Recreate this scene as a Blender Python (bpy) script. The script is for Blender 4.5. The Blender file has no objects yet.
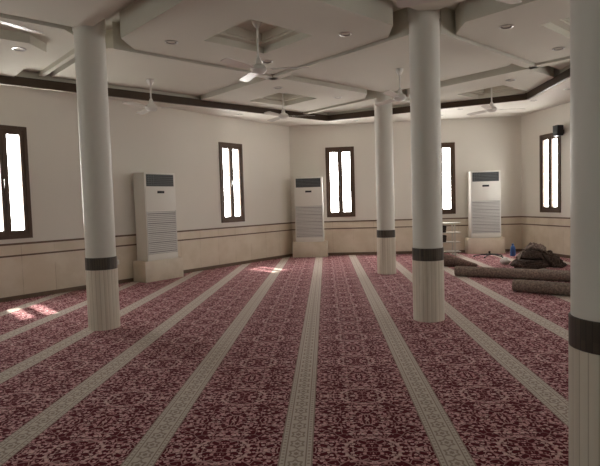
import bpy, bmesh, math, random
from mathutils import Vector, Matrix, noise
from mathutils.bvhtree import BVHTree

random.seed(7)
SC = bpy.context.scene
COL = SC.collection
PI = math.pi

# ------------------------------------------------------------------ helpers
class MB:
    """collects shapes into one bmesh, then links them as one mesh object"""
    def __init__(s):
        s.bm = bmesh.new()
        s.uv = s.bm.loops.layers.uv.new('uv')

    def face(s, vs, smooth=False):
        try:
            f = s.bm.faces.new(vs)
        except ValueError:
            return None
        f.smooth = smooth
        return f

    def box(s, x0, x1, y0, y1, z0, z1, M=None, bev=0.0):
        cs = [(x0, y0, z0), (x1, y0, z0), (x1, y1, z0), (x0, y1, z0), (x0, y0, z1), (x1, y0, z1), (x1, y1, z1), (x0, y1, z1)]
        vs = [s.bm.verts.new((M @ Vector(c)) if M else Vector(c)) for c in cs]
        fs = [s.face([vs[i] for i in q]) for q in ((0, 3, 2, 1), (4, 5, 6, 7), (0, 1, 5, 4), (1, 2, 6, 5), (2, 3, 7, 6), (3, 0, 4, 7))]
        if bev > 0:
            es = {e for f in fs for e in f.edges}
            bmesh.ops.bevel(s.bm, geom=list(es), offset=bev, segments=2, profile=0.6, affect='EDGES')
        return s

    def lathe(s, prof, n=40, M=None, cap0=True, cap1=True, flute=0.0, nfl=0):
        """prof: list of (r, z)"""
        rings = []
        for r, z in prof:
            ring = []
            for i in range(n):
                a = 2 * PI * i / n
                rr = r
                if flute and nfl:
                    k = (i * nfl / n) % 1.0
                    if k < 0.001 or k > 0.999:
                        rr = r - flute
                c = Vector((rr * math.cos(a), rr * math.sin(a), z))
                ring.append(s.bm.verts.new(M @ c if M else c))
            rings.append(ring)
        for j in range(len(rings) - 1):
            for i in range(n):
                i2 = (i + 1) % n
                f = s.face([rings[j][i], rings[j][i2], rings[j + 1][i2], rings[j + 1][i]], True)
                if f:
                    us = [i / n, (i + 1) / n, (i + 1) / n, i / n]
                    zs = [prof[j][1], prof[j][1], prof[j + 1][1], prof[j + 1][1]]
                    for lp, u, z in zip(f.loops, us, zs):
                        lp[s.uv].uv = (u, z)
        if cap0:
            s.face(rings[0][::-1])
        if cap1:
            s.face(rings[-1])
        return s

    def tube(s, pts, r, n=10):
        pts = [Vector(p) for p in pts]
        rs = r if isinstance(r, (list, tuple)) else [r] * len(pts)
        rings = []
        up = Vector((0, 0, 1))
        for i, p in enumerate(pts):
            d = (pts[min(i + 1, len(pts) - 1)] - pts[max(i - 1, 0)]).normalized()
            a = d.cross(up)
            if a.length < 1e-3:
                a = d.cross(Vector((1, 0, 0)))
            a.normalize()
            b = a.cross(d)
            rings.append([s.bm.verts.new(p + (a * math.cos(2 * PI * k / n) + b * math.sin(2 * PI * k / n)) * rs[i]) for k in range(n)])
        for j in range(len(rings) - 1):
            for k in range(n):
                s.face([rings[j][k], rings[j][(k + 1) % n], rings[j + 1][(k + 1) % n], rings[j + 1][k]], True)
        s.face(rings[0][::-1])
        s.face(rings[-1])
        return s

    def prism(s, poly, z0, z1, M=None, bottom=True, top=True):
        f = lambda p, z: s.bm.verts.new(M @ Vector((p[0], p[1], z)) if M else Vector((p[0], p[1], z)))
        a = [f(p, z0) for p in poly]
        b = [f(p, z1) for p in poly]
        n = len(poly)
        for i in range(n):
            s.face([a[i], a[(i + 1) % n], b[(i + 1) % n], b[i]])
        if bottom:
            s.face(a[::-1])
        if top:
            s.face(b)
        return s

    def annulus(s, outer, inner, z0, z1, M=None):
        """a ring prism: outer and inner have the same number of corners"""
        f = lambda p, z: s.bm.verts.new(M @ Vector((p[0], p[1], z)) if M else Vector((p[0], p[1], z)))
        n = len(outer)
        o0 = [f(p, z0) for p in outer]; o1 = [f(p, z1) for p in outer]
        i0 = [f(p, z0) for p in inner]; i1 = [f(p, z1) for p in inner]
        for k in range(n):
            j = (k + 1) % n
            s.face([o0[k], o0[j], o1[j], o1[k]])
            s.face([i0[j], i0[k], i1[k], i1[j]])
            s.face([o0[j], o0[k], i0[k], i0[j]])
            s.face([o1[k], o1[j], i1[j], i1[k]])
        return s

    def build(s, name, mat, parent=None, sharp=40):
        bmesh.ops.recalc_face_normals(s.bm, faces=s.bm.faces)
        me = bpy.data.meshes.new(name)
        s.bm.to_mesh(me)
        s.bm.free()
        me.materials.append(mat)
        me.set_sharp_from_angle(angle=math.radians(sharp))
        o = bpy.data.objects.new(name, me)
        COL.objects.link(o)
        if parent:
            o.parent = parent
        return o

def tag(o, label=None, cat=None, group=None, kind=None):
    if label: o['label'] = label
    if cat: o['category'] = cat
    if group: o['group'] = group
    if kind: o['kind'] = kind
    return o

def thing(name, label, cat, loc=(0, 0, 0), rz=0.0, group=None):
    o = bpy.data.objects.new(name, None)
    COL.objects.link(o)
    o.empty_display_size = 0.1
    o.location = loc
    o.rotation_euler = (0, 0, rz)
    return tag(o, label, cat, group)

def dup(root, loc, rz, label):
    r = root.copy(); COL.objects.link(r)
    r.location = loc; r.rotation_euler = (0, 0, rz); r['label'] = label
    for ch in list(root.children):
        c = ch.copy(); COL.objects.link(c); c.parent = r
        for g in list(ch.children):
            d = g.copy(); COL.objects.link(d); d.parent = c
    return r

def struct(o):
    o['kind'] = 'structure'
    return o

# ------------------------------------------------------------------ materials
class NT:
    """a very small node expression builder"""
    def __init__(s, name):
        s.m = bpy.data.materials.new(name)
        s.m.use_nodes = True
        s.t = s.m.node_tree
        s.b = s.t.nodes['Principled BSDF']
        s.out = s.t.nodes['Material Output']
    def n(s, kind, **kw):
        d = s.t.nodes.new(kind)
        for k, v in kw.items():
            setattr(d, k, v)
        return d
    def put(s, sock, v):
        if isinstance(v, bpy.types.NodeSocket):
            s.t.links.new(v, sock)
        else:
            sock.default_value = v
    def op(s, o, a, b=None, c=None, clamp=False):
        d = s.n('ShaderNodeMath', operation=o)
        d.use_clamp = clamp
        s.put(d.inputs[0], a)
        if b is not None: s.put(d.inputs[1], b)
        if c is not None: s.put(d.inputs[2], c)
        return d.outputs[0]
    def step(s, a, lo, hi):
        d = s.n('ShaderNodeMapRange', interpolation_type='SMOOTHSTEP')
        s.put(d.inputs[0], a); s.put(d.inputs[1], lo); s.put(d.inputs[2], hi)
        return d.outputs[0]
    def mix(s, f, a, b, blend='MIX'):
        d = s.n('ShaderNodeMix', data_type='RGBA', blend_type=blend)
        s.put(d.inputs[0], f)
        for sk, v in ((d.inputs[6], a), (d.inputs[7], b)):
            if isinstance(v, tuple) and len(v) == 3: v = (*v, 1)
            s.put(sk, v)
        return d.outputs[2]
    def coord(s, which='Object'):
        return s.n('ShaderNodeTexCoord').outputs[which]
    def sep(s, v):
        d = s.n('ShaderNodeSeparateXYZ'); s.put(d.inputs[0], v); return d.outputs
    def com(s, x, y, z):
        d = s.n('ShaderNodeCombineXYZ')
        for k, v in enumerate((x, y, z)): s.put(d.inputs[k], v)
        return d.outputs[0]
    def noise(s, v, scale, detail=3, rough=0.5):
        d = s.n('ShaderNodeTexNoise'); s.put(d.inputs['Vector'], v)
        d.inputs['Scale'].default_value = scale; d.inputs['Detail'].default_value = detail; d.inputs['Roughness'].default_value = rough
        return d.outputs
    def voro(s, v, scale, feature='F1', rnd=1.0):
        d = s.n('ShaderNodeTexVoronoi', feature=feature); s.put(d.inputs['Vector'], v)
        d.inputs['Scale'].default_value = scale; d.inputs['Randomness'].default_value = rnd
        return d.outputs
    def bump(s, h, strength=0.3, dist=0.01):
        d = s.n('ShaderNodeBump'); s.put(d.inputs['Height'], h)
        d.inputs['Strength'].default_value = strength; d.inputs['Distance'].default_value = dist
        s.put(s.b.inputs['Normal'], d.outputs[0])
    def base(s, c, rough=0.6, spec=0.4, metal=0.0):
        if isinstance(c, tuple) and len(c) == 3: c = (*c, 1)
        s.put(s.b.inputs['Base Color'], c)
        s.b.inputs['Roughness'].default_value = rough
        s.b.inputs['Specular IOR Level'].default_value = spec
        s.b.inputs['Metallic'].default_value = metal
        return s.m

def plain(name, c, rough=0.6, spec=0.4, metal=0.0, var=0.06, scale=6.0):
    t = NT(name)
    n = t.noise(t.coord(), scale, 4)[0]
    k = t.mix(n, tuple(x * (1 - var) for x in c), tuple(min(1, x * (1 + var)) for x in c))
    return t.base(k, rough, spec, metal)

MAT = {}
MAT['paint'] = plain('wall paint', (0.715, 0.69, 0.63), 0.55, 0.3, var=0.03, scale=1.3)
MAT['ceiling'] = plain('ceiling paint', (0.63, 0.615, 0.535), 0.8, 0.2, var=0.03, scale=1.1)
MAT['column'] = plain('column paint', (0.69, 0.68, 0.62), 0.45, 0.35, var=0.03, scale=2.0)
MAT['brown'] = plain('dark brown wood', (0.048, 0.027, 0.013), 0.4, 0.4, var=0.3, scale=9)
MAT['frame'] = plain('brown window frame', (0.085, 0.05, 0.032), 0.45, 0.4, var=0.2, scale=8)
MAT['dado'] = plain('dark brown tile strip', (0.15, 0.10, 0.068), 0.4, 0.4, var=0.3, scale=14)
MAT['white_metal'] = plain('white enamel', (0.74, 0.73, 0.69), 0.32, 0.5, var=0.02)
MAT['fan_blade'] = plain('white fan blade', (0.72, 0.70, 0.65), 0.25, 0.5, var=0.02)
MAT['ac_white'] = plain('cream white plastic', (0.76, 0.75, 0.70), 0.4, 0.4, var=0.02)
MAT['ac_slat'] = plain('grey white slats', (0.62, 0.62, 0.60), 0.5, 0.4, var=0.02)
MAT['ac_gap'] = plain('shadow grey recess', (0.20, 0.20, 0.20), 0.7, 0.2, var=0.05)
MAT['ac_dark'] = plain('dark grey louvres', (0.055, 0.062, 0.066), 0.5, 0.4, var=0.1)
MAT['ac_louvre'] = plain('slate grey louvres', (0.15, 0.16, 0.165), 0.5, 0.4, var=0.05)
MAT['black'] = plain('black plastic', (0.016, 0.016, 0.018), 0.45, 0.4, var=0.2)
MAT['chrome'] = plain('brushed metal', (0.55, 0.55, 0.53), 0.3, 0.5, 0.9, var=0.05)
MAT['rack'] = plain('pale grey rack metal', (0.55, 0.53, 0.48), 0.4, 0.4, 0.2, var=0.05)
MAT['dark_cloth'] = plain('black brown binding', (0.035, 0.028, 0.025), 0.8, 0.2, var=0.3, scale=20)
MAT['blue'] = plain('blue plastic', (0.03, 0.10, 0.30), 0.35, 0.5, var=0.15)
MAT['white_bag'] = plain('white plastic bag', (0.66, 0.64, 0.62), 0.45, 0.4, var=0.08, scale=20)
MAT['lamp_dark'] = plain('unlit lamp reflector', (0.05, 0.048, 0.045), 0.35, 0.5, var=0.1)
MAT['ground'] = plain('pale sandy ground outside', (0.5, 0.42, 0.32), 0.95, 0.1, var=0.1)

def mat_wainscot():
    t = NT('beige marble cladding')
    uv = t.sep(t.coord('UV'))
    v = t.com(uv[0], uv[1], 0.0)
    br = t.n('ShaderNodeTexBrick')
    t.put(br.inputs['Vector'], v)
    br.offset = 0.0; br.squash = 1.0
    br.inputs['Scale'].default_value = 1.0
    br.inputs['Brick Width'].default_value = 0.6; br.inputs['Row Height'].default_value = 3.0
    br.inputs['Mortar Size'].default_value = 0.004
    br.inputs['Color1'].default_value = (0.62, 0.545, 0.43, 1); br.inputs['Color2'].default_value = (0.67, 0.585, 0.465, 1)
    br.inputs['Mortar'].default_value = (0.40, 0.32, 0.23, 1)
    nz = t.noise(t.coord(), 2.2, 6, 0.6)[0]
    c = t.mix(t.step(nz, 0.35, 0.7), br.outputs[0], (0.71, 0.64, 0.53))
    return t.base(c, 0.3, 0.5)
MAT['wainscot'] = mat_wainscot()

def mat_clad():
    t = NT('cream marble strips')
    uv = t.sep(t.coord('UV'))
    k = t.op('FRACT', t.op('MULTIPLY', uv[0], 24.0))
    joint = t.op('LESS_THAN', t.op('ABSOLUTE', t.op('SUBTRACT', k, 0.5)), 0.44)
    idx = t.op('FLOOR', t.op('MULTIPLY', uv[0], 24.0))
    wn = t.n('ShaderNodeTexWhiteNoise', noise_dimensions='1D'); t.put(wn.inputs['W'], idx)
    c = t.mix(wn.outputs[0], (0.66, 0.60, 0.50), (0.73, 0.68, 0.58))
    nz = t.noise(t.coord(), 5, 5, 0.6)[0]
    c = t.mix(t.op('MULTIPLY', nz, 0.25), c, (0.75, 0.69, 0.58))
    c = t.mix(joint, (0.50, 0.44, 0.35), c)
    return t.base(c, 0.3, 0.5)
MAT['clad'] = mat_clad()

def mat_band():
    t = NT('dark mosaic band')
    uv = t.sep(t.coord('UV'))
    k = t.op('MULTIPLY', uv[0], 40.0)
    idx = t.op('FLOOR', k)
    row = t.op('FLOOR', t.op('MULTIPLY', uv[1], 12.0))
    wn = t.n('ShaderNodeTexWhiteNoise', noise_dimensions='2D'); t.put(wn.inputs['Vector'], t.com(idx, t.op('MULTIPLY', row, 0.0), 0.0))
    wn2 = t.n('ShaderNodeTexWhiteNoise', noise_dimensions='2D'); t.put(wn2.inputs['Vector'], t.com(idx, row, 0.0))
    c = t.mix(wn.outputs[0], (0.022, 0.017, 0.013), (0.085, 0.066, 0.046))
    c = t.mix(t.op('MULTIPLY', wn2.outputs[0], 0.30), c, (0.12, 0.095, 0.065))
    j = t.op('LESS_THAN', t.op('ABSOLUTE', t.op('SUBTRACT', t.op('FRACT', k), 0.5)), 0.43)
    c = t.mix(j, (0.025, 0.02, 0.016), c)
    return t.base(c, 0.35, 0.5)
MAT['band'] = mat_band()

STRIPE_P, STRIPE_0 = 0.955, -0.225
def mat_carpet():
    t = NT('red floral prayer carpet')
    x, y, _ = t.sep(t.coord('Object'))
    fr = t.op('FRACT', t.op('ADD', t.op('DIVIDE', t.op('SUBTRACT', x, STRIPE_0), STRIPE_P), 40.5))
    s = t.op('MULTIPLY', t.op('SUBTRACT', fr, 0.5), STRIPE_P)      # 0 on the middle of a stripe
    a = t.op('ABSOLUTE', s)
    # mirrored ornament coordinates: distance from the panel middle, folded every repeat along the roll
    p = t.op('SUBTRACT', STRIPE_P / 2, a)
    q = t.op('ABSOLUTE', t.op('SUBTRACT', t.op('FRACT', t.op('ADD', t.op('DIVIDE', y, 0.92), 20.0)), 0.5))
    q = t.op('MULTIPLY', q, 0.92)
    v = t.com(p, q, 0.0)
    nv = t.noise(v, 14.0, 2)[1]
    dv = t.n('ShaderNodeVectorMath', operation='MULTIPLY_ADD')
    t.put(dv.inputs[0], nv); dv.inputs[1].default_value = (0.034, 0.034, 0); t.put(dv.inputs[2], v)
    w = dv.outputs[0]
    f1 = t.voro(w, 33.0, 'F1')[0]
    ed = t.voro(w, 17.0, 'DISTANCE_TO_EDGE')[0]
    petal = t.op('SUBTRACT', 1.0, t.step(f1, 0.38, 0.44))
    heart = t.op('SUBTRACT', 1.0, t.step(f1, 0.10, 0.17))
    vine = t.op('SUBTRACT', 1.0, t.step(ed, 0.03, 0.06))
    # a medallion ring in the middle of each repeat
    r = t.op('SQRT', t.op('ADD', t.op('MULTIPLY', p, p), t.op('MULTIPLY', q, q)))
    ring = t.op('SUBTRACT', 1.0, t.step(t.op('ABSOLUTE', t.op('SUBTRACT', r, 0.17)), 0.006, 0.013))
    light = t.op('MAXIMUM', t.op('MULTIPLY', petal, 0.92), t.op('MULTIPLY', vine, 0.6))
    light = t.op('MAXIMUM', light, t.op('MULTIPLY', ring, 0.7))
    fine = t.noise(t.coord('Object'), 60, 2)[0]
    red = t.mix(fine, (0.060, 0.0025, 0.007), (0.120, 0.006, 0.014))
    pinkc = t.mix(t.voro(w, 33.0, 'F1')[1], (0.60, 0.285, 0.315), (0.80, 0.58, 0.56))
    field = t.mix(light, red, pinkc)
    field = t.mix(t.op('MULTIPLY', heart, 0.8), field, (0.10, 0.015, 0.02))
    # the cream stripe: guard lines, small dashes near its edges, a row of ringed motifs
    yy = t.op('FRACT', t.op('ADD', t.op('DIVIDE', y, 0.135), 50.0))
    ey = t.op('MULTIPLY', t.op('SUBTRACT', yy, 0.5), 0.135)
    er = t.op('SQRT', t.op('ADD', t.op('POWER', t.op('DIVIDE', s, 0.044), 2.0), t.op('POWER', t.op('DIVIDE', ey, 0.054), 2.0)))
    th = t.op('ARCTAN2', t.op('DIVIDE', ey, 0.054), t.op('DIVIDE', s, 0.044))
    er = t.op('MULTIPLY', er, t.op('ADD', 1.0, t.op('MULTIPLY', t.op('COSINE', t.op('MULTIPLY', th, 6.0)), 0.16)))
    m1 = t.op('SUBTRACT', 1.0, t.step(t.op('ABSOLUTE', t.op('SUBTRACT', er, 0.85)), 0.12, 0.22))
    m2 = t.op('SUBTRACT', 1.0, t.step(er, 0.28, 0.42))
    g1 = t.op('SUBTRACT', 1.0, t.step(t.op('ABSOLUTE', t.op('SUBTRACT', a, 0.062)), 0.003, 0.006))
    g2 = t.op('SUBTRACT', 1.0, t.step(t.op('ABSOLUTE', t.op('SUBTRACT', a, 0.099)), 0.003, 0.006))
    dash = t.op('MULTIPLY', t.op('LESS_THAN', t.op('FRACT', t.op('ADD', t.op('DIVIDE', y, 0.04), 50.0)), 0.4),
                t.op('SUBTRACT', 1.0, t.step(t.op('ABSOLUTE', t.op('SUBTRACT', a, 0.080)), 0.006, 0.010)))
    dark = t.op('MAXIMUM', t.op('MAXIMUM', t.op('MULTIPLY', m1, 0.75), t.op('MULTIPLY', m2, 0.8)), t.op('MAXIMUM', t.op('MULTIPLY', g1, 0.8), t.op('MULTIPLY', dash, 0.7)))
    dark = t.op('MAXIMUM', dark, t.op('MULTIPLY', g2, 0.8))
    cream = t.mix(fine, (0.54, 0.48, 0.425), (0.66, 0.595, 0.53))
    cream = t.mix(dark, cream, (0.25, 0.18, 0.15))
    c = t.mix(t.op('LESS_THAN', a, 0.104), field, cream)
    m = t.base(c, 0.95, 0.05)
    t.b.inputs['Sheen Weight'].default_value = 0.08
    t.b.inputs['Sheen Roughness'].default_value = 0.4
    t.b.inputs['Sheen Tint'].default_value = (1.0, 0.7, 0.75, 1)
    t.bump(fine, 0.35, 0.006)
    return m
MAT['carpet'] = mat_carpet()

def mat_roll(name, a, b, c):
    t = NT(name)
    f = t.noise(t.coord(), 40, 3)[0]
    v = t.voro(t.coord(), 22.0, 'F1')
    k = t.mix(t.step(f, 0.35, 0.65), a, b)
    k = t.mix(t.op('MULTIPLY', t.op('SUBTRACT', 1.0, t.step(v[0], 0.25, 0.45)), 0.6), k, c)
    m = t.base(k, 0.95, 0.1)
    t.bump(f, 0.5, 0.01)
    return m
MAT['roll'] = mat_roll('rolled carpet backing', (0.17, 0.13, 0.11), (0.30, 0.24, 0.205), (0.37, 0.28, 0.24))
MAT['roll_dark'] = mat_roll('dark rolled carpet', (0.10, 0.065, 0.058), (0.20, 0.14, 0.12), (0.25, 0.17, 0.145))
MAT['scrap'] = mat_roll('dark carpet offcut', (0.035, 0.024, 0.02), (0.085, 0.06, 0.05), (0.13, 0.095, 0.08))
MAT['scrap_pale'] = mat_roll('brown carpet offcut', (0.13, 0.10, 0.085), (0.30, 0.24, 0.21), (0.36, 0.27, 0.23))

def mat_pane(name, col, strength, through):
    m = bpy.data.materials.new(name); m.use_nodes = True
    t = m.node_tree
    t.nodes.remove(t.nodes['Principled BSDF'])
    tr = t.nodes.new('ShaderNodeBsdfTransparent'); tr.inputs[0].default_value = (through, through, through, 1)
    em = t.nodes.new('ShaderNodeEmission'); em.inputs[0].default_value = (*col, 1); em.inputs[1].default_value = strength  # the glass itself emits, standing in for bright daylight outside
    tc = t.nodes.new('ShaderNodeTexCoord')
    nz = t.nodes.new('ShaderNodeTexNoise'); nz.inputs['Scale'].default_value = 1.5
    t.links.new(tc.outputs['Object'], nz.inputs['Vector'])
    mp = t.nodes.new('ShaderNodeMapRange'); mp.inputs[3].default_value = 0.85 * strength; mp.inputs[4].default_value = 1.15 * strength
    t.links.new(nz.outputs[0], mp.inputs[0]); t.links.new(mp.outputs[0], em.inputs[1])
    ad = t.nodes.new('ShaderNodeAddShader')
    t.links.new(tr.outputs[0], ad.inputs[0]); t.links.new(em.outputs[0], ad.inputs[1])
    t.links.new(ad.outputs[0], t.nodes['Material Output'].inputs[0])
    return m
PANE_STRENGTH = 12.5
MAT['pane'] = mat_pane('glowing hazy glass', (1.0, 0.975, 0.93), PANE_STRENGTH, 0.55)  # daylight glow put into the glass as emission
MAT['pane_fill'] = mat_pane('hazy glass glowing as fill', (0.88, 1.0, 0.95), 7.0, 0.3)  # cooler emitting glass for the added fill windows out of view

# ------------------------------------------------------------------ the room shell
WALL_T = 0.22
WALL_H = 3.80
CEIL_H = 4.00
P_LB = Vector((-1.01, 15.49)); P_BR = Vector((5.54, 15.16)); P_R1 = Vector((6.45, 11.0)); P_R2 = Vector((6.6, -3.5))
dl = Vector((-0.568, -0.823)).normalized()
P_L1 = P_LB + dl * 13.2
P_L2 = Vector((P_L1.x, -3.5))
ROOM = [P_L2, P_L1, P_LB, P_BR, P_R1, P_R2]

def wall_frame(p, q):
    """matrix: x along the wall from p to q, y into the room, z up"""
    u = (q - p).normalized()
    n = Vector((u.y, -u.x))
    M = Matrix(((u.x, n.x, 0, p.x), (u.y, n.y, 0, p.y), (0, 0, 1, 0), (0, 0, 0, 1)))
    return M, (q - p).length

WIN_W = 0.83
EDGE_WIN = 'tall brown twin-pane window cut by the edge, beside the sunlit carpet'
ZS = {None: (1.12, 3.15), EDGE_WIN: (1.08, 3.06)}
WCOUNT = [0]
def make_window(M, t, lab, pane, WIN_Z0, WIN_Z1):
    WCOUNT[0] += 1
    fr = MB()
    w = WIN_W / 2; b = 0.060
    # a fixed frame standing a little proud of the plaster
    fr.box(t - w, t - w + b, -0.10, 0.025, WIN_Z0, WIN_Z1, M)
    fr.box(t + w - b, t + w, -0.10, 0.025, WIN_Z0, WIN_Z1, M)
    fr.box(t - w + b, t + w - b, -0.10, 0.025, WIN_Z0, WIN_Z0 + b, M)
    fr.box(t - w + b, t + w - b, -0.10, 0.025, WIN_Z1 - b, WIN_Z1, M)
    f = fr.build('window_%d' % WCOUNT[0], MAT['frame'])
    f['kind'] = 'structure'; f['label'] = lab
    for sgn in (-1, 1):
        x0, x1 = (t - w + b, t - 0.002) if sgn < 0 else (t + 0.002, t + w - b)
        z0, z1 = WIN_Z0 + b, WIN_Z1 - b
        c = 0.066; cz = 0.088
        s = MB()
        s.box(x0, x0 + c, -0.07, 0.012, z0, z1, M)
        s.box(x1 - c, x1, -0.07, 0.012, z0, z1, M)
        s.box(x0 + c, x1 - c, -0.07, 0.012, z0, z0 + cz, M)
        s.box(x0 + c, x1 - c, -0.07, 0.012, z1 - cz, z1, M)
        so = s.build('sash', MAT['frame'], f)
        MB().box(x0 + c, x1 - c, -0.045, -0.037, z0 + cz, z1 - cz, M).build('pane', MAT[pane], so)
    h = MB()
    zc = (WIN_Z0 + WIN_Z1) / 2 - 0.05
    h.box(t - 0.034, t - 0.012, 0.012, 0.022, zc - 0.05, zc + 0.05, M)
    h.box(t - 0.030, t - 0.016, 0.022, 0.05, zc - 0.01, zc + 0.01, M)
    h.box(t - 0.030, t - 0.016, 0.040, 0.054, zc - 0.01, zc + 0.11, M, 0.003)
    h.build('handle', MAT['chrome'], f)
    return f

def make_wall(name, p, q, wins, ext=(0.0, 0.0)):
    M, L = wall_frame(p, q)
    b = MB()
    xs = -ext[0]
    for t, lab, pane in sorted(wins, key=lambda k: k[0]):
        WIN_Z0, WIN_Z1 = ZS.get(lab, ZS[None])
        b.box(xs, t - WIN_W / 2, -WALL_T, 0, 0, CEIL_H + 0.2, M)
        b.box(t - WIN_W / 2, t + WIN_W / 2, -WALL_T, 0, 0, WIN_Z0, M)
        b.box(t - WIN_W / 2, t + WIN_W / 2, -WALL_T, 0, WIN_Z1, CEIL_H + 0.2, M)
        xs = t + WIN_W / 2
    b.box(xs, L + ext[1], -WALL_T, 0, 0, CEIL_H + 0.2, M)
    w = struct(b.build(name, MAT['paint']))
    # marble cladding below the window sills, with UVs in metres
    c = MB()
    c.box(0, L, 0, 0.012, 0.0, 0.985, M)
    Mi = M.inverted()
    for f in c.bm.faces:
        for lp in f.loops:
            k = Mi @ lp.vert.co
            lp[c.uv].uv = (k.x, k.z + 0.5)
    c.build('wainscot', MAT['wainscot'], w)
    d = MB()
    d.box(0, L, 0.012, 0.020, 0.765, 0.795, M)
    d.build('dado_line', MAT['dado'], w)
    d = MB()
    d.box(0, L, 0.0, 0.024, 0.970, 1.005, M)
    d.build('dado_cap', MAT['dado'], w)
    k = MB()
    k.box(0, L, 0.012, 0.026, 0.0, 0.075, M)
    struct(k.build('baseboard' + name[4:], MAT['dado']))
    for t, lab, pane in wins:
        make_window(M, t, lab, pane, *ZS.get(lab, ZS[None]))
    return M, L

def t_of(p, q, pt):
    u = (q - p).normalized()
    return (Vector(pt) - p).dot(u)

Mslant, Lslant = make_wall('wall_left', P_L1, P_LB, [
    (t_of(P_L1, P_LB, (-5.545, 8.895)), EDGE_WIN, 'pane'),
    (t_of(P_L1, P_LB, (-2.40, 13.48)), 'tall brown twin-pane window in slanted wall between two air conditioners', 'pane'),
    (t_of(P_L1, P_LB, (-7.90, 5.47)), 'unseen twin-pane window added for light further along the slanted wall', 'pane')], (0.2, 0.3))  # last one is out of view, added for its glow
Mback, Lback = make_wall('wall_back', P_LB, P_BR, [
    (t_of(P_LB, P_BR, (0.45, 15.42)), 'tall brown twin-pane window beside the corner air conditioner', 'pane'),
    (t_of(P_LB, P_BR, (3.30, 15.27)), 'tall brown twin-pane window half hidden behind the column', 'pane')], (0.3, 0.3))
Mright, Lright = make_wall('wall_right', P_BR, P_R1, [
    (1.28, 'tall narrow brown window with a black loudspeaker at its top corner', 'pane')], (0.3, 0.2))
Mside, Lside = make_wall('wall_side_right', P_R1, P_R2, [
    (2.0, 'unseen tall brown window added for light along the side wall', 'pane'), (6.0, 'second unseen tall window added for light along the side wall', 'pane')], (0.2, 0.2))  # extra glowing windows, unseen, added to light the hall
Msl, Lsl = make_wall('wall_side_left', P_L2, P_L1, [
    (5.5, 'tall brown window added for fill light in the unseen side wall', 'pane_fill')], (0.2, 0.2))  # unseen glowing window added as fill light
Mfr, Lfr = make_wall('wall_front', P_R2, P_L2, [
    (4.0, 'unseen tall brown window added behind the camera for fill light', 'pane_fill'), (11.0, 'second unseen tall window added behind the camera for fill light', 'pane_fill')], (0.2, 0.2))  # unseen glowing windows added as frontal fill

def expand(poly, d):
    c = sum(poly, Vector((0, 0))) / len(poly)
    return [p + (p - c).normalized() * d for p in poly]

fl = MB()
fl.prism([(p.x, p.y) for p in expand(ROOM, 0.3)], -0.12, 0.0)
floor = struct(fl.build('floor', MAT['carpet']))
floor['label'] = 'wall-to-wall red floral carpet with cream stripes running down the hall'
cl = MB()
cl.prism([(p.x, p.y) for p in expand(ROOM, 0.3)], CEIL_H, CEIL_H + 0.15)
struct(cl.build('ceiling', MAT['ceiling']))

# perimeter soffit, lower than the main ceiling, with a dark brown band on its inner edge
RING = [Vector(p) for p in ((-7.7, -3.0), (-7.7, 5.44), (0.12, 13.13), (4.26, 11.26), (4.22, 9.27), (4.22, -3.0))]
BAND_Z = 3.555
so = MB()
so.annulus([(p.x, p.y) for p in expand(ROOM, 0.05)], [(p.x, p.y) for p in RING], WALL_H, CEIL_H + 0.02)
struct(so.build('ceiling_soffit', MAT['paint']))


def inset(poly, d):
    """poly clockwise when seen from above: move every side inward by d"""
    n = len(poly); out = []
    for i in range(n):
        a, b, c = poly[i - 1], poly[i], poly[(i + 1) % n]
        u = (b - a).normalized(); v = (c - b).normalized()
        nu = Vector((u.y, -u.x)); nv = Vector((v.y, -v.x))
        k = (nu + nv) / (1 + nu.dot(nv))
        out.append(b + k * d)
    return out
rb = MB()
rb.annulus([(p.x, p.y) for p in inset(RING, -0.09)], [(p.x, p.y) for p in RING], BAND_Z + 0.008, CEIL_H + 0.01)
struct(rb.build('ceiling_edge', MAT['ceiling']))
br = MB()
br.annulus([(p.x, p.y) for p in inset(RING, -0.01)], [(p.x, p.y) for p in inset(RING, 0.035)], BAND_Z, BAND_Z + 0.14)
struct(br.build('trim_1', MAT['brown']))

# ---- dropped diamond panels
def clip(poly, ring):
    out = [Vector(p) for p in poly]
    n = len(ring)
    for i in range(n):
        a, b = ring[i], ring[(i + 1) % n]
        u = (b - a); nn = Vector((u.y, -u.x))
        res = []
        for j in range(len(out)):
            p, q = out[j], out[(j + 1) % len(out)]
            dp, dq = (p - a).dot(nn), (q - a).dot(nn)
            if dp >= 0: res.append(p)
            if (dp >= 0) != (dq >= 0):
                res.append(p + (q - p) * (dp / (dp - dq)))
        out = res
        if not out: return []
    # drop coincident corners
    r2 = []
    for p in out:
        if not r2 or (p - r2[-1]).length > 1e-4: r2.append(p)
    if len(r2) > 1 and (r2[0] - r2[-1]).length < 1e-4: r2.pop()
    return r2
CLIPRING = inset(RING, 0.04)
A_Z, B_Z, B_FAR = 3.68, 3.83, 3.75

def diamond(cx, cy, h, cut, tip=0.02):
    """clockwise diamond; the two tips that point at columns are cut off"""
    k = h - cut; m = h - tip
    return [Vector((cx - k, cy - cut)), Vector((cx - k, cy + cut)), Vector((cx - tip, cy + m)), Vector((cx + tip, cy + m)),
            Vector((cx + k, cy + cut)), Vector((cx + k, cy - cut)), Vector((cx + tip, cy - m)), Vector((cx - tip, cy - m))]

def strip_bar(b, p, q, w, z0, z1, cx, reach):
    """a bar from p to q whose width w lies on the right-hand side"""
    poly = clip([p, q, q + Vector(((q - p).y, -(q - p).x)).normalized() * w, p + Vector(((q - p).y, -(q - p).x)).normalized() * w], CLIPRING)
    if len(poly) > 2:
        poly = clip(poly, [Vector((cx - reach, -50)), Vector((cx - reach, 50)), Vector((cx + reach, 50)), Vector((cx + reach, -50))])
    if len(poly) > 2:
        b.prism([(v.x, v.y) for v in poly], z0, z1)

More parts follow.
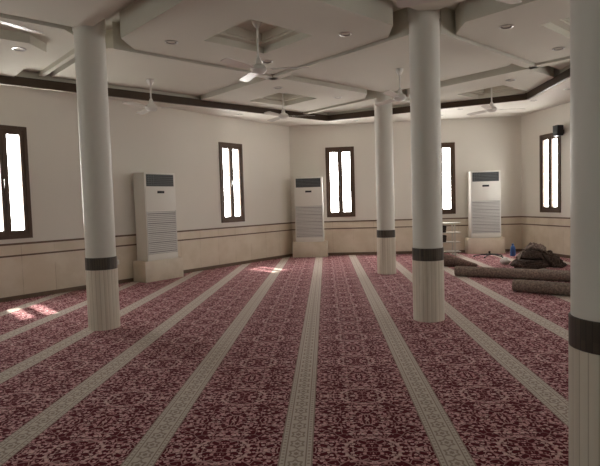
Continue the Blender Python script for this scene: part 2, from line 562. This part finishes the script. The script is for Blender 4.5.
def panel_a(cx, cy, h=1.93, cut=0.24, tray=0.70, bar=1.98):
    outer = clip(diamond(cx, cy, h, cut), CLIPRING)
    if len(outer) < 3: return
    b = MB()
    if tray:
        # leave a square well open: build the underside as four kites between the well and the outline
        c = Vector((cx, cy))
        well = [Vector((cx - tray, cy)), Vector((cx, cy + tray)), Vector((cx + tray, cy)), Vector((cx, cy - tray))]
        quads = [(-1, 1), (1, 1), (1, -1), (-1, -1)]
        for i, (sx, sy) in enumerate(quads):
            w0, w1 = well[i], well[(i + 1) % 4]
            far = 9.0
            # the part of the outline that lies in this quadrant, beyond the well edge
            if i == 0: wedge = [Vector((cx - far, cy)), Vector((cx - far, cy + far)), Vector((cx, cy + far)), w1, w0]
            if i == 1: wedge = [Vector((cx, cy + far)), Vector((cx + far, cy + far)), Vector((cx + far, cy)), w1, w0]
            if i == 2: wedge = [Vector((cx + far, cy)), Vector((cx + far, cy - far)), Vector((cx, cy - far)), w1, w0]
            if i == 3: wedge = [Vector((cx, cy - far)), Vector((cx - far, cy - far)), Vector((cx - far, cy)), w1, w0]
            poly = clip(wedge, outer)
            if len(poly) > 2:
                b.face([b.bm.verts.new((p.x, p.y, A_Z)) for p in poly])
        prev = [b.bm.verts.new((p.x, p.y, A_Z)) for p in well]
        def ringv(h_, z): return [b.bm.verts.new((cx + dx * h_, cy + dy * h_, z)) for dx, dy in ((-1, 0), (0, 1), (1, 0), (0, -1))]
        for h_, z in ((tray, A_Z + 0.09), (tray - 0.15, A_Z + 0.09), (tray - 0.15, A_Z + 0.115), (tray - 0.20, A_Z + 0.115), (tray - 0.20, A_Z + 0.22)):
            nxt = ringv(h_, z)
            for i in range(4):
                b.face([prev[i], prev[(i + 1) % 4], nxt[(i + 1) % 4], nxt[i]])
            prev = nxt
        b.face(prev)
        o0 = [b.bm.verts.new((p.x, p.y, A_Z)) for p in outer]
        o1 = [b.bm.verts.new((p.x, p.y, CEIL_H + 0.01)) for p in outer]
        for i in range(len(outer)):
            b.face([o0[i], o0[(i + 1) % len(outer)], o1[(i + 1) % len(outer)], o1[i]])
        bmesh.ops.remove_doubles(b.bm, verts=b.bm.verts, dist=1e-4)
    else:
        b.prism([(p.x, p.y) for p in outer], A_Z, CEIL_H + 0.01)
    o = struct(b.build('ceiling_panel', MAT['ceiling']))
    # plaster bars along the two far edges, running from column to tip, a narrow shadow gap away from the box
    l = MB()
    z0, z1, w = (A_Z - 0.03, CEIL_H, 0.15) if h > 1.8 else (3.735, 3.81, 0.07)
    reach = 1.74 if cy < 3 else 1.91
    strip_bar(l, Vector((cx - bar - w * 1.414, cy)), Vector((cx, cy + bar + w * 1.414)), w, z0, z1, cx, reach)
    strip_bar(l, Vector((cx, cy + bar + w * 1.414)), Vector((cx + bar + w * 1.414, cy)), w, z0, z1, cx, reach)
    if h < 1.8:
        # a shallow upper tier around the smaller box
        t = MB()
        up = clip(diamond(cx, cy, bar + 0.09, 0.3), CLIPRING)
        if len(up) > 2:
            t.prism([(p.x, p.y) for p in up], 3.80, CEIL_H + 0.005)
            t.build('upper_tier', MAT['ceiling'], o)
    if len(l.bm.faces):
        l.build('edge_bar', MAT['ceiling'], o)
    return o

def panel_b(cx, cy, h=1.95, cut=0.12):
    z0 = B_FAR if cy > 7 else B_Z
    outer = clip(diamond(cx, cy, h, cut, 0.12), CLIPRING)
    if len(outer) < 3: return
    b = MB()
    b.prism([(p.x, p.y) for p in outer], z0, CEIL_H + 0.01)
    return struct(b.build('ceiling_panel', MAT['ceiling']))

AX = (-5.07, -0.81, 3.44); AY = (2.70, 6.82, 11.12)
def A_Y(i, j): return {(1, 2): 10.85, (2, 2): 11.02}.get((i, j), AY[j])
BX = (-7.2, -2.95, 1.30, 5.57); BY = (0.4, 4.72, 9.02, 13.4)
for i, cx in enumerate(AX):
    for j, cy in enumerate(AY):
        if i == 0:
            panel_a(cx, cy, 1.58, 0.2, 0, 2.10)
        else:
            panel_a(cx, A_Y(i, j))
for cx in BX:
    for cy in BY:
        panel_b(cx, cy)

# ------------------------------------------------------------------ columns
def make_column(loc, label, r=0.188):
    t = thing('column', label, 'column', loc, 0, 'white round columns carrying the ceiling')
    t['kind'] = 'thing'
    MB().lathe([(r, 0.925), (r, 3.80), (r + 0.012, 3.82), (r + 0.012, CEIL_H)], 64).build('shaft', MAT['column'], t)
    MB().lathe([(r + 0.004, 0.775), (r + 0.010, 0.778), (r + 0.010, 0.932), (r + 0.004, 0.935)], 80).build('mosaic_band', MAT['band'], t)
    MB().lathe([(r + 0.010, 0.0), (r + 0.010, 0.776)], 96, flute=0.004, nfl=24).build('marble_cladding', MAT['clad'], t)
    return t
make_column((-2.95, 6.70, 0), 'round white column standing alone before the slanted wall, near the sunlit carpet patch')
make_column((1.30, 6.82, 0), 'round white column standing in front of the small shelf rack')
make_column((1.27, 11.26, 0), 'slim-looking round white column down the hall beside the window nearest the corner')
make_column((1.440, 2.70, 0), 'round white column up close, cut off by the picture edge', 0.195)

# ------------------------------------------------------------------ floor-standing air conditioners on marble plinths
def make_ac(M, t0, label, plabel, first=None):
    """stands with its back near the wall whose frame is M, centred t0 metres along it"""
    base = M @ Vector((t0, 0.0, 0.0))
    rz = math.atan2(-M[1][0], -M[0][0])
    D0, D1 = 0.035, 0.47
    p = MB()
    p.box(-0.50, 0.50, D0, D1, 0.0, 0.44, None, 0.006)
    for f in p.bm.faces:
        for lp in f.loops:
            c = lp.vert.co
            lp[p.uv].uv = (c.x + c.y + 0.8, c.z + 0.5)
    po = p.build('plinth', MAT['wainscot'])
    po.location = base; po.rotation_euler = (0, 0, rz)
    tag(po, plabel, 'plinth', 'marble plinths under the air conditioners')
    loc = base + Vector((0, 0, 0.44))
    if first:
        return dup(first, loc, rz, label)
    t = thing('air_conditioner', label, 'air conditioner', loc, rz, 'floor-standing air conditioners')
    t.scale = (1, 1, 1.03)
    w, d0, d1, H = 0.405, 0.06, 0.43, 1.80
    MB().box(-w, w, d0, d1, 0.0, H, None, 0.012).build('cabinet', MAT['ac_white'], t)
    # air outlet: dark recess, grey frame and louvres
    o = MB().box(-0.355, 0.355, d1 - 0.001, d1 + 0.004, 1.52, 1.765).build('outlet_grille', MAT['ac_dark'], t)
    lv = MB()
    for k in range(6):
        z = 1.545 + k * 0.040
        lv.box(-0.345, 0.345, d1 + 0.004, d1 + 0.016, z, z + 0.012)
    for x in (0.17, 0.23, 0.29):
        lv.box(x, x + 0.006, d1 + 0.004, d1 + 0.012, 1.53, 1.755)
    lv.build('louvre', MAT['ac_louvre'], o)
    fp = MB()
    fp.box(-0.385, 0.385, d1 - 0.002, d1 + 0.010, 1.03, 1.49, None, 0.004)
    fp.build('front_panel', MAT['ac_white'], t)
    MB().box(-0.09, 0.09, d1 + 0.009, d1 + 0.016, 1.375, 1.425, None, 0.003).build('display', MAT['black'], t)
    ig = MB().box(-0.375, 0.375, d1 - 0.002, d1 + 0.003, 0.13, 1.00).build('intake_grille', MAT['ac_gap'], t)
    sl = MB()
    for k in range(22):
        z = 0.135 + k * 0.0395
        sl.box(-0.375, 0.375, d1 + 0.003, d1 + 0.014, z, z + (0.030 if k % 5 else 0.024))
    sl.box(-0.385, -0.370, d1 + 0.003, d1 + 0.016, 0.12, 1.01); sl.box(0.370, 0.385, d1 + 0.003, d1 + 0.016, 0.12, 1.01)
    sl.build('slat', MAT['ac_slat'], ig)
    MB().box(-0.385, 0.385, d1 - 0.002, d1 + 0.008, 0.02, 0.115, None, 0.003).build('kick_panel', MAT['ac_white'], t)
    return t
AC1_T = t_of(P_L1, P_LB, (-3.62 - 0.33, 11.17 + 0.23))
ac = make_ac(Mslant, AC1_T, 'cream floor-standing air conditioner against the slanted wall beside the round column',
             'beige marble plinth under the air conditioner on the slanted wall')
make_ac(Mback, t_of(P_LB, P_BR, (-0.46, 15.45)), 'cream floor-standing air conditioner in the corner between two windows',
        'beige marble plinth in the corner between two windows', ac)
make_ac(Mback, t_of(P_LB, P_BR, (4.45, 15.2)), 'cream floor-standing air conditioner beside the shelf rack and carpet heap',
        'beige marble plinth beside the shelf rack, under an air conditioner', ac)

# ------------------------------------------------------------------ ceiling fans
def fan_parts(t, drop):
    # origin at the ceiling mount
    MB().lathe([(0.012, -0.10), (0.035, -0.085), (0.062, -0.03), (0.065, 0.0)], 24).build('canopy', MAT['white_metal'], t)
    MB().lathe([(0.013, -drop + 0.02), (0.013, -0.06)], 14).build('downrod', MAT['white_metal'], t)
    MB().lathe([(0.02, -drop - 0.075), (0.075, -drop - 0.065), (0.105, -drop - 0.03), (0.105, -drop + 0.0), (0.085, -drop + 0.025), (0.04, -drop + 0.05),
                (0.035, -drop + 0.10), (0.018, -drop + 0.14)], 32).build('motor', MAT['white_metal'], t)
    for k in range(3):
        a = k * 2 * PI / 3
        M = Matrix.Rotation(a, 4, 'Z') @ Matrix.Translation((0, 0, -drop - 0.02)) @ Matrix.Rotation(math.radians(9), 4, 'X')
        b = MB()
        out = [(0.17, -0.055), (0.30, -0.062), (0.60, -0.068), (0.635, -0.060), (0.65, -0.03), (0.65, 0.03), (0.635, 0.060), (0.60, 0.068), (0.30, 0.062), (0.17, 0.055)]
        b.prism(out, -0.004, 0.004, M)
        bl = b.build('blade', MAT['fan_blade'], t)
        c = MB()
        c.prism([(0.085, -0.022), (0.17, -0.022), (0.22, -0.045), (0.24, -0.03), (0.24, 0.03), (0.22, 0.045), (0.17, 0.022), (0.085, 0.022)], 0.004, 0.010, M)
        c.build('blade_arm', MAT['white_metal'], bl)

def make_fan(loc, rz, label, drop):
    t = thing('ceiling_fan', label, 'ceiling fan', loc, rz, 'white ceiling fans')
    fan_parts(t, drop)
    return t
TRAY_Z = A_Z + 0.22
f1 = make_fan((-0.81, 6.82, TRAY_Z), math.radians(-3), 'largest-looking white ceiling fan, hanging from the diamond tray between two columns', 0.60)
f2 = make_fan((-2.95, 9.02, B_FAR), math.radians(8), 'white ceiling fan above the air conditioner on the slanted wall', 0.46)
dup(f2, (1.30, 9.02, B_FAR), math.radians(2), 'white ceiling fan between the two round columns standing one behind the other')
dup(f2, (-3.12, 4.72, B_Z), math.radians(-57), 'ceiling fan cut by the picture edge, only blades showing above the edge window')
dup(f2, (1.30, 4.72, B_Z), math.radians(35), 'ceiling fan cut by the top picture edge beside the large column')
f3 = make_fan((-0.81, 10.85, TRAY_Z), math.radians(3), 'small-looking white ceiling fan above the corner air conditioner', 0.54)
dup(f3, (3.44, 11.02, TRAY_Z), math.radians(0), 'small-looking white ceiling fan above the air conditioner by the carpet heap')

# ------------------------------------------------------------------ recessed downlights
def downlight(loc, label):
    t = thing('downlight', label, 'downlight', loc, 0, 'recessed ceiling downlights')
    b = MB()
    b.lathe([(0.062, 0.002), (0.085, 0.0), (0.088, -0.006), (0.070, -0.010), (0.062, -0.004)], 28, cap0=False, cap1=False)
    b.build('rim', MAT['chrome'], t)
    MB().lathe([(0.064, -0.002), (0.045, 0.001), (0.018, 0.002)], 24, cap0=False).build('reflector', MAT['lamp_dark'], t)
    return t
LR = 1.12
def pl(ix, iy, d):
    cx, cy = AX[ix], A_Y(ix, iy)
    dx, dy = {'n': (0, -LR), 'f': (0, LR), 'l': (-LR, 0), 'r': (LR, 0)}[d]
    return (cx + dx, cy + dy, A_Z)
lights = [
    (pl(1, 1, 'l'), 'dark recessed downlight in the largest fan panel, corner toward the column by sunlit carpet'),
    (pl(1, 1, 'f'), 'dark recessed downlight just behind the largest ceiling fan'),
    (pl(1, 1, 'r'), 'dark recessed downlight in the largest fan panel, corner toward the big central column'),
    (pl(1, 2, 'n'), 'recessed downlight in the panel above the corner air conditioner, corner toward the camera'),
    (pl(1, 2, 'r'), 'recessed downlight between the slim far column and the small fan over the corner'),
    (pl(2, 1, 'l'), 'recessed downlight in the panel just past the top of the large column'),
    (pl(2, 1, 'f'), 'recessed downlight between the large column panel and the next dropped panel tip'),
    (pl(2, 2, 'n'), 'recessed downlight at the tip of the dropped panel above the carpet heap'),
    (pl(0, 1, 'r'), 'recessed downlight in the dropped panel above the window cut by the edge'),
    ((-2.05, 13.05, WALL_H), 'recessed downlight in the perimeter soffit above the slanted wall window'),
    ((0.90, 14.75, WALL_H), 'recessed downlight in the perimeter soffit above the window beside the corner'),
    ((3.45, 13.55, WALL_H), 'recessed downlight in the soffit above the window half hidden by the column'),
    ((3.15, 14.45, WALL_H), 'recessed downlight close to the wall above the shelf rack'),
    ((4.95, 12.75, WALL_H), 'recessed downlight in the soffit where the brown band bends'),
    ((5.20, 11.55, WALL_H), 'recessed downlight in the soffit above the loudspeaker window'),
]
for loc, lab in lights:
    downlight(loc, lab)

# ------------------------------------------------------------------ rolled carpets
def roll_mesh(L, r, turns, th, taper=None, squash=1.0, nseg=14, sag=0.0):
    """a real spiral sheet, extruded along +x"""
    b = MB()
    N = int(turns * 28)
    def sect(scale, sq, x, dz, ph):
        outp, inp = [], []
        r0 = 0.018
        for i in range(N + 1):
            a = 2 * PI * turns * i / N
            rr = (r0 + (r - r0) * i / N) * scale
            wob = 1 + 0.02 * math.sin(3 * a / turns + x * 2)
            aa = a + ph
            y, z = math.cos(aa), math.sin(aa)
            outp.append(Vector((x, rr * wob * y, rr * wob * z * sq + dz)))
            ri = max(rr - th * scale, 0.002)
            inp.append(Vector((x, ri * wob * y, ri * wob * z * sq + dz)))
        return outp, inp
    ph = -2 * PI * (turns % 1) - PI / 2 + 0.3
    prevo = previ = None
    for k in range(nseg + 1):
        u = k / nseg
        sc = taper(u) if taper else 1.0
        o, i_ = sect(sc, squash, u * L, r * sc * squash * 1.005, ph)
        ov = [b.bm.verts.new(v) for v in o]; iv = [b.bm.verts.new(v) for v in i_]
        if prevo:
            for j in range(N):
                b.face([prevo[j], prevo[j + 1], ov[j + 1], ov[j]], True)
                b.face([previ[j + 1], previ[j], iv[j], iv[j + 1]], True)
            b.face([prevo[N], previ[N], iv[N], ov[N]])
            b.face([previ[0], prevo[0], ov[0], iv[0]])
        if k in (0, nseg):
            for j in range(N):
                b.face([ov[j], ov[j + 1], iv[j + 1], iv[j]])
        prevo, previ = ov, iv
    return b

def place_roll(x0, y0, x1, y1, r, mat, label, taper=None, squash=1.0, turns=5.3):
    L = math.hypot(x1 - x0, y1 - y0)
    o = roll_mesh(L, r, turns, 0.013, taper, squash).build('carpet_roll', mat)
    o.location = (x0, y0, 0.0); o.rotation_euler = (0, 0, math.atan2(y1 - y0, x1 - x0))
    return tag(o, label, 'carpet roll', 'rolled up spare carpets')
place_roll(2.58, 10.65, 5.45, 8.90, 0.105, MAT['roll'], 'long brown rolled-up carpet lying in front of the carpet heap')
place_roll(3.06, 8.74, 5.00, 7.18, 0.105, MAT['roll'], 'shorter-looking brown carpet roll lying nearest the camera, its end facing the stripes')
place_roll(2.20, 12.55, 3.34, 11.85, 0.165, MAT['roll_dark'], 'dark rolled carpet with a flattened tapering end behind the large column',
           taper=lambda u: 1.0 if u < 0.35 else 1.0 - 0.72 * ((u - 0.35) / 0.65) ** 1.3, squash=0.95)

# ------------------------------------------------------------------ heap of carpet offcuts
PILED = []
def ground_under(x, y):
    z = 0.0
    for t in PILED:
        h = t.ray_cast(Vector((x, y, 3.0)), Vector((0, 0, -1)))
        if h[0] is not None:
            z = max(z, h[0].z)
    return z
def remember(o, lift):
    Mw = Matrix.LocRotScale(o.location, o.rotation_euler, o.scale)
    vs = [Mw @ v.co + Vector((0, 0, lift)) for v in o.data.vertices]
    PILED.append(BVHTree.FromPolygons(vs, [tuple(p.vertices) for p in o.data.polygons]))

def crumple(name, label, loc, rz, lx, ly, h, seed, mat, fold=3.0, th=0.016, cat='carpet offcut', skew=0.0):
    """a crumpled sheet lying in folds: a grid with ridged folds, thickened"""
    b = MB()
    nx, ny = 40, 30
    rnd = random.Random(seed)
    ph = rnd.random() * 6
    off = Vector((seed * 3.1, seed * 1.7, 0))
    vs = []
    for i in range(nx + 1):
        row = []
        for j in range(ny + 1):
            u, v = i / nx * 2 - 1, j / ny * 2 - 1
            edge = max(0.0, 1 - (abs(u) ** 2.6)) * max(0.0, 1 - (abs(v) ** 2.6))
            n1 = noise.noise(Vector((u * 1.6, v * 1.6, 0)) + off)
            rid = abs(math.sin(fold * (u + skew * v) + ph + 1.6 * n1))
            n2 = noise.noise(Vector((u * 4, v * 4, 3)) + off)
            z = h * edge ** 0.6 * (0.55 + 0.42 * rid + 0.30 * n1 + 0.30 * n2)
            z = max(z, 0.0) + 0.004 + 0.012 * max(0, n2)
            wob = 1 + 0.12 * noise.noise(Vector((u * 1.3, v * 1.3, 7)) + off)
            px, py = u * lx / 2 * wob + 0.06 * n2, v * ly / 2 * wob + 0.05 * n1
            cz, sz = math.cos(rz), math.sin(rz)
            wx, wy = loc[0] + px * cz - py * sz, loc[1] + px * sz + py * cz
            # drape: rest on whatever already lies below, looking a little around the point
            g = max(ground_under(wx + ex, wy + ey) for ex, ey in ((0, 0), (0.025, 0), (-0.025, 0), (0, 0.025), (0, -0.025)))
            row.append(b.bm.verts.new((px, py, z + g)))
        vs.append(row)
    for i in range(nx):
        for j in range(ny):
            b.face([vs[i][j], vs[i + 1][j], vs[i + 1][j + 1], vs[i][j + 1]], True)
    o = b.build(name, mat, None, 60)
    o.location = loc; o.rotation_euler = (0, 0, rz)
    remember(o, th + 0.012)
    md = o.modifiers.new('thick', 'SOLIDIFY'); md.thickness = th; md.offset = 1.0
    return tag(o, label, cat, 'carpet offcuts heaped on the floor')

def folded(name, label, loc, rz, w, d, layers, th, mat, seed, tilt=0.0, cat='carpet offcut'):
    """a strip folded back and forth: a serpentine cross-section with round folds"""
    b = MB()
    rnd = random.Random(seed)
    path = []
    for k in range(layers):
        z = th * 0.55 + k * th * 1.12
        hw = d / 2 * (1 - 0.07 * k * rnd.random())
        xs = [-hw + 2 * hw * i / 8 for i in range(9)]
        if k % 2: xs = xs[::-1]
        for i, x in enumerate(xs):
            path.append(Vector((x, z + 0.010 * math.sin(i * 0.9 + k))))
        if k < layers - 1:
            sx = xs[-1]; sg = 1 if sx > 0 else -1
            for a in (-60, -20, 20, 60):
                path.append(Vector((sx + sg * th * 0.75 * math.cos(math.radians(a)), z + th * 0.56 + th * 0.56 * math.sin(math.radians(a)))))
    n = len(path)
    nrm = []
    for i in range(n):
        t = (path[min(i + 1, n - 1)] - path[max(i - 1, 0)]).normalized()
        nrm.append(Vector((-t.y, t.x)))
    nw = 6
    rows = []
    for q in range(nw + 1):
        y = (q / nw - 0.5) * w
        a = [b.bm.verts.new((path[i].x + 0.02 * math.sin(q + i * .3), y + 0.03 * math.sin(i * 0.37 + seed), path[i].y + nrm[i].y * th * .45 + 0.006 * math.sin(q * 1.3 + i * .2))) for i in range(n)]
        c = [b.bm.verts.new((path[i].x + 0.02 * math.sin(q + i * .3) - nrm[i].x * th * .45, y + 0.03 * math.sin(i * 0.37 + seed), path[i].y - nrm[i].y * th * .45 + 0.006 * math.sin(q * 1.3 + i * .2))) for i in range(n)]
        rows.append((a, c))
    for q in range(nw):
        for i in range(n - 1):
            b.face([rows[q][0][i], rows[q][0][i + 1], rows[q + 1][0][i + 1], rows[q + 1][0][i]], True)
            b.face([rows[q][1][i + 1], rows[q][1][i], rows[q + 1][1][i], rows[q + 1][1][i + 1]], True)
        for i in (0, n - 1):
            b.face([rows[q][0][i], rows[q][1][i], rows[q + 1][1][i], rows[q + 1][0][i]])
    for q in (0, nw):
        for i in range(n - 1):
            b.face([rows[q][0][i], rows[q][0][i + 1], rows[q][1][i + 1], rows[q][1][i]])
    o = b.build(name, mat, None, 50)
    o.location = loc; o.rotation_euler = (0, tilt, rz)
    remember(o, 0.02)
    return tag(o, label, cat, 'carpet offcuts heaped on the floor')

HX, HY = 4.52, 11.78
folded('carpet_offcut', 'dark strip of carpet folded in layers at the camera side of the heap', (HX - 0.18, HY - 0.30, 0.0), 0.10, 0.34, 0.52, 4, 0.042, MAT['scrap'], 5)
crumple('carpet_offcut', 'dark crumpled carpet offcut at the bottom of the heap', (HX + 0.10, HY + 0.10, 0.0), 0.15, 0.86, 0.70, 0.24, 3, MAT['scrap'], 4.2)
crumple('carpet_offcut', 'dark carpet offcut slumped toward the side wall, sloping to the floor', (HX + 0.40, HY - 0.02, 0.0), -0.55, 0.52, 0.44, 0.13, 23, MAT['scrap'], 3.0, skew=-0.6)
crumple('carpet_offcut', 'brown rumpled carpet offcut draped over the top of the heap', (HX + 0.04, HY + 0.14, 0.0), -0.25, 0.56, 0.46, 0.13, 11, MAT['scrap_pale'], 5.0, skew=0.5)
crumple('carpet_offcut', 'small brown carpet scrap on the very top of the heap', (HX + 0.04, HY + 0.16, 0.0), 0.7, 0.26, 0.22, 0.09, 31, MAT['scrap_pale'], 3.0)

# blue bottle and white bag beside the heap
bt = thing('bottle', 'blue plastic bottle standing behind the heap of carpet offcuts', 'bottle', (4.88, 14.0, 0.0))
MB().lathe([(0.045, 0.0), (0.062, 0.010), (0.066, 0.03), (0.066, 0.20), (0.058, 0.24), (0.030, 0.275), (0.024, 0.285)], 28).build('body', MAT['blue'], bt)
MB().lathe([(0.028, 0.285), (0.028, 0.325), (0.024, 0.332)], 20).build('cap', MAT['blue'], bt)
b = MB()
N = 20
rings = []
for j in range(11):
    v = j / 10
    ring = []
    for i in range(N):
        a = 2 * PI * i / N
        r = 0.115 * math.sin(PI * min(1, 0.10 + v * 0.86)) ** 0.7 * (1 + 0.18 * noise.noise(Vector((math.cos(a) * 1.4, math.sin(a) * 1.4, v * 2 + 5))))
        ring.append(b.bm.verts.new((r * 1.1 * math.cos(a), r * 0.8 * math.sin(a), 0.16 * v + 0.012 * math.sin(3 * a) * v)))
    rings.append(ring)
for j in range(10):
    for i in range(N):
        b.face([rings[j][i], rings[j][(i + 1) % N], rings[j + 1][(i + 1) % N], rings[j + 1][i]], True)
b.face(rings[0][::-1]); b.face(rings[-1])
bag = b.build('plastic_bag', MAT['white_bag'], None, 60)
bag.location = (4.10, 12.25, 0.0)
tag(bag, 'small white plastic bag on the carpet against the offcut heap', 'bag')

# black star base
sb = thing('stand_base', 'black five-legged stand base lying on the carpet in front of a plinth', 'stand base', (4.26, 13.95, 0.0), 0.25)
sb.scale = (0.95, 0.95, 0.8)
MB().lathe([(0.045, 0.05), (0.05, 0.07), (0.05, 0.105), (0.030, 0.12), (0.028, 0.19)], 20).build('hub', MAT['black'], sb)
for k in range(5):
    a = 2 * PI * k / 5 + 0.1
    M = Matrix.Rotation(a, 4, 'Z')
    l = MB()
    l.tube([M @ Vector((0.03, 0, 0.09)), M @ Vector((0.18, 0, 0.075)), M @ Vector((0.42, 0, 0.030))], [0.026, 0.022, 0.015], 10)
    lo = l.build('leg', MAT['black'], sb)
    MB().lathe([(0.020, 0.0), (0.022, 0.012), (0.016, 0.028)], 14, Matrix.Translation(M @ Vector((0.405, 0, 0.0)))).build('foot', MAT['black'], lo)

# ------------------------------------------------------------------ small shelf rack behind the column, with dark volumes
RKX, RKY = 3.28, 14.55
rk = thing('shelf_rack', 'small pale open shelf rack standing by the air conditioner, partly behind the column', 'rack', (RKX, RKY, 0.0))
for sx in (-0.28, 0.20):
    for sy in (-0.15, 0.15):
        MB().box(sx - 0.014, sx + 0.014, sy - 0.014, sy + 0.014, 0.0, 0.90).build('post', MAT['rack'], rk)
for z in (0.10, 0.36, 0.62, 0.88):
    s = MB().box(-0.31, 0.36, -0.17, 0.17, z, z + 0.022, None, 0.003).build('shelf', MAT['rack'], rk)
def book(x, y, z, w, d, h, rz, label):
    o = thing('book', label, 'book', (x, y, z), rz, 'dark volumes on the shelf rack')
    MB().box(-w / 2 + 0.004, w / 2 - 0.004, -d / 2 + 0.006, d / 2, 0.004, h - 0.004).build('pages', MAT['white_bag'], o)
    c = MB()
    c.box(-w / 2, w / 2, -d / 2, d / 2 + .004, 0.0, 0.005); c.box(-w / 2, w / 2, -d / 2, d / 2 + .004, h - 0.005, h); c.box(-w / 2, w / 2, -d / 2 - 0.002, -d / 2 + 0.006, 0.0, h)
    c.build('cover', MAT['dark_cloth'], o)
for z, nm in ((0.382, 'middle'), (0.642, 'upper')):
    for k, word in enumerate(('bottom', 'centre', 'top')):
        book(RKX - 0.14 + 0.006 * k, RKY - 0.02, z + k * 0.062, 0.22 - 0.01 * k, 0.26, 0.06, 0.05 * (k - 1), 'dark bound volume on the %s shelf of the pale rack, %s of its pile' % (nm, word))

# ------------------------------------------------------------------ loudspeaker on the wall and a socket
def wall_loc(M, t, off, z): return M @ Vector((t, off, z))
rzR = math.atan2(-Mright[1][0], -Mright[0][0])
sp = thing('loudspeaker', 'small black loudspeaker mounted at the top corner of the narrow window', 'loudspeaker', wall_loc(Mright, 1.80, 0.0, 3.02), rzR)
MB().box(-0.03, 0.03, 0.0, 0.09, 0.05, 0.15).build('bracket', MAT['black'], sp)
MB().box(-0.10, 0.10, 0.07, 0.23, 0.0, 0.26, None, 0.012).build('cabinet', MAT['black'], sp)
MB().box(-0.085, 0.085, 0.229, 0.236, 0.02, 0.24, None, 0.003).build('grille', MAT['ac_dark'], sp)

rzL = math.atan2(-Mslant[1][0], -Mslant[0][0])
sk = thing('wall_socket', 'small white wall socket low on the marble between column and air conditioner', 'socket',
           wall_loc(Mslant, AC1_T - 0.86, 0.012, 0.40), rzL)
MB().box(-0.05, 0.05, 0.0, 0.010, 0.0, 0.10, None, 0.003).build('plate', MAT['white_metal'], sk)
MB().box(-0.02, 0.02, 0.009, 0.014, 0.03, 0.07, None, 0.002).build('switch', MAT['ac_slat'], sk)

# ------------------------------------------------------------------ outside ground, world and lights
g = MB()
g.box(-60, 60, -60, 60, -0.5, -0.35)
go = struct(g.build('ground_outside', MAT['ground']))

w = bpy.data.worlds.new('World'); SC.world = w; w.use_nodes = True
bg = w.node_tree.nodes['Background']
sky = w.node_tree.nodes.new('ShaderNodeTexSky')
sky.sky_type = 'HOSEK_WILKIE'; sky.turbidity = 4.0
sky.sun_direction = Vector((-0.43, 0.46, 0.9)).normalized()
w.node_tree.links.new(sky.outputs[0], bg.inputs[0])
bg.inputs[1].default_value = 0.8

sun = bpy.data.lights.new('sun', 'SUN'); sun.energy = 26.0; sun.angle = math.radians(0.6); sun.color = (1.0, 0.95, 0.86)
suno = bpy.data.objects.new('sun', sun); COL.objects.link(suno)
suno.rotation_euler = Vector((0.475, -0.51, -1.0)).to_track_quat('-Z', 'Y').to_euler()
suno.location = (-5, 20, 12)

# ------------------------------------------------------------------ camera
p_, y_, r_ = -0.0562, -0.0502, -0.0305
fw = Vector((math.sin(y_) * math.cos(p_), math.cos(y_) * math.cos(p_), math.sin(p_)))
rt0 = Vector((math.cos(y_), -math.sin(y_), 0)); up0 = rt0.cross(fw)
rt = rt0 * math.cos(r_) + up0 * math.sin(r_); up = -rt0 * math.sin(r_) + up0 * math.cos(r_)
cam = bpy.data.cameras.new('camera'); cam.sensor_fit = 'HORIZONTAL'; cam.sensor_width = 36.0; cam.lens = 525 / 600 * 36.0
cam.clip_start = 0.05; cam.clip_end = 200
camo = bpy.data.objects.new('camera', cam); COL.objects.link(camo)
camo.matrix_world = Matrix(((rt.x, up.x, -fw.x, 0), (rt.y, up.y, -fw.y, 0), (rt.z, up.z, -fw.z, 1.55), (0, 0, 0, 1)))
SC.camera = camo

SC.view_settings.view_transform = 'Standard'
SC.view_settings.look = 'None'
SC.view_settings.exposure = 0.12
SC.cycles.max_bounces = 10
SC.cycles.diffuse_bounces = 7
SC.cycles.use_denoising = True
SC.cycles.sample_clamp_indirect = 6.0
SC.cycles.caustics_reflective = False
SC.cycles.caustics_refractive = False
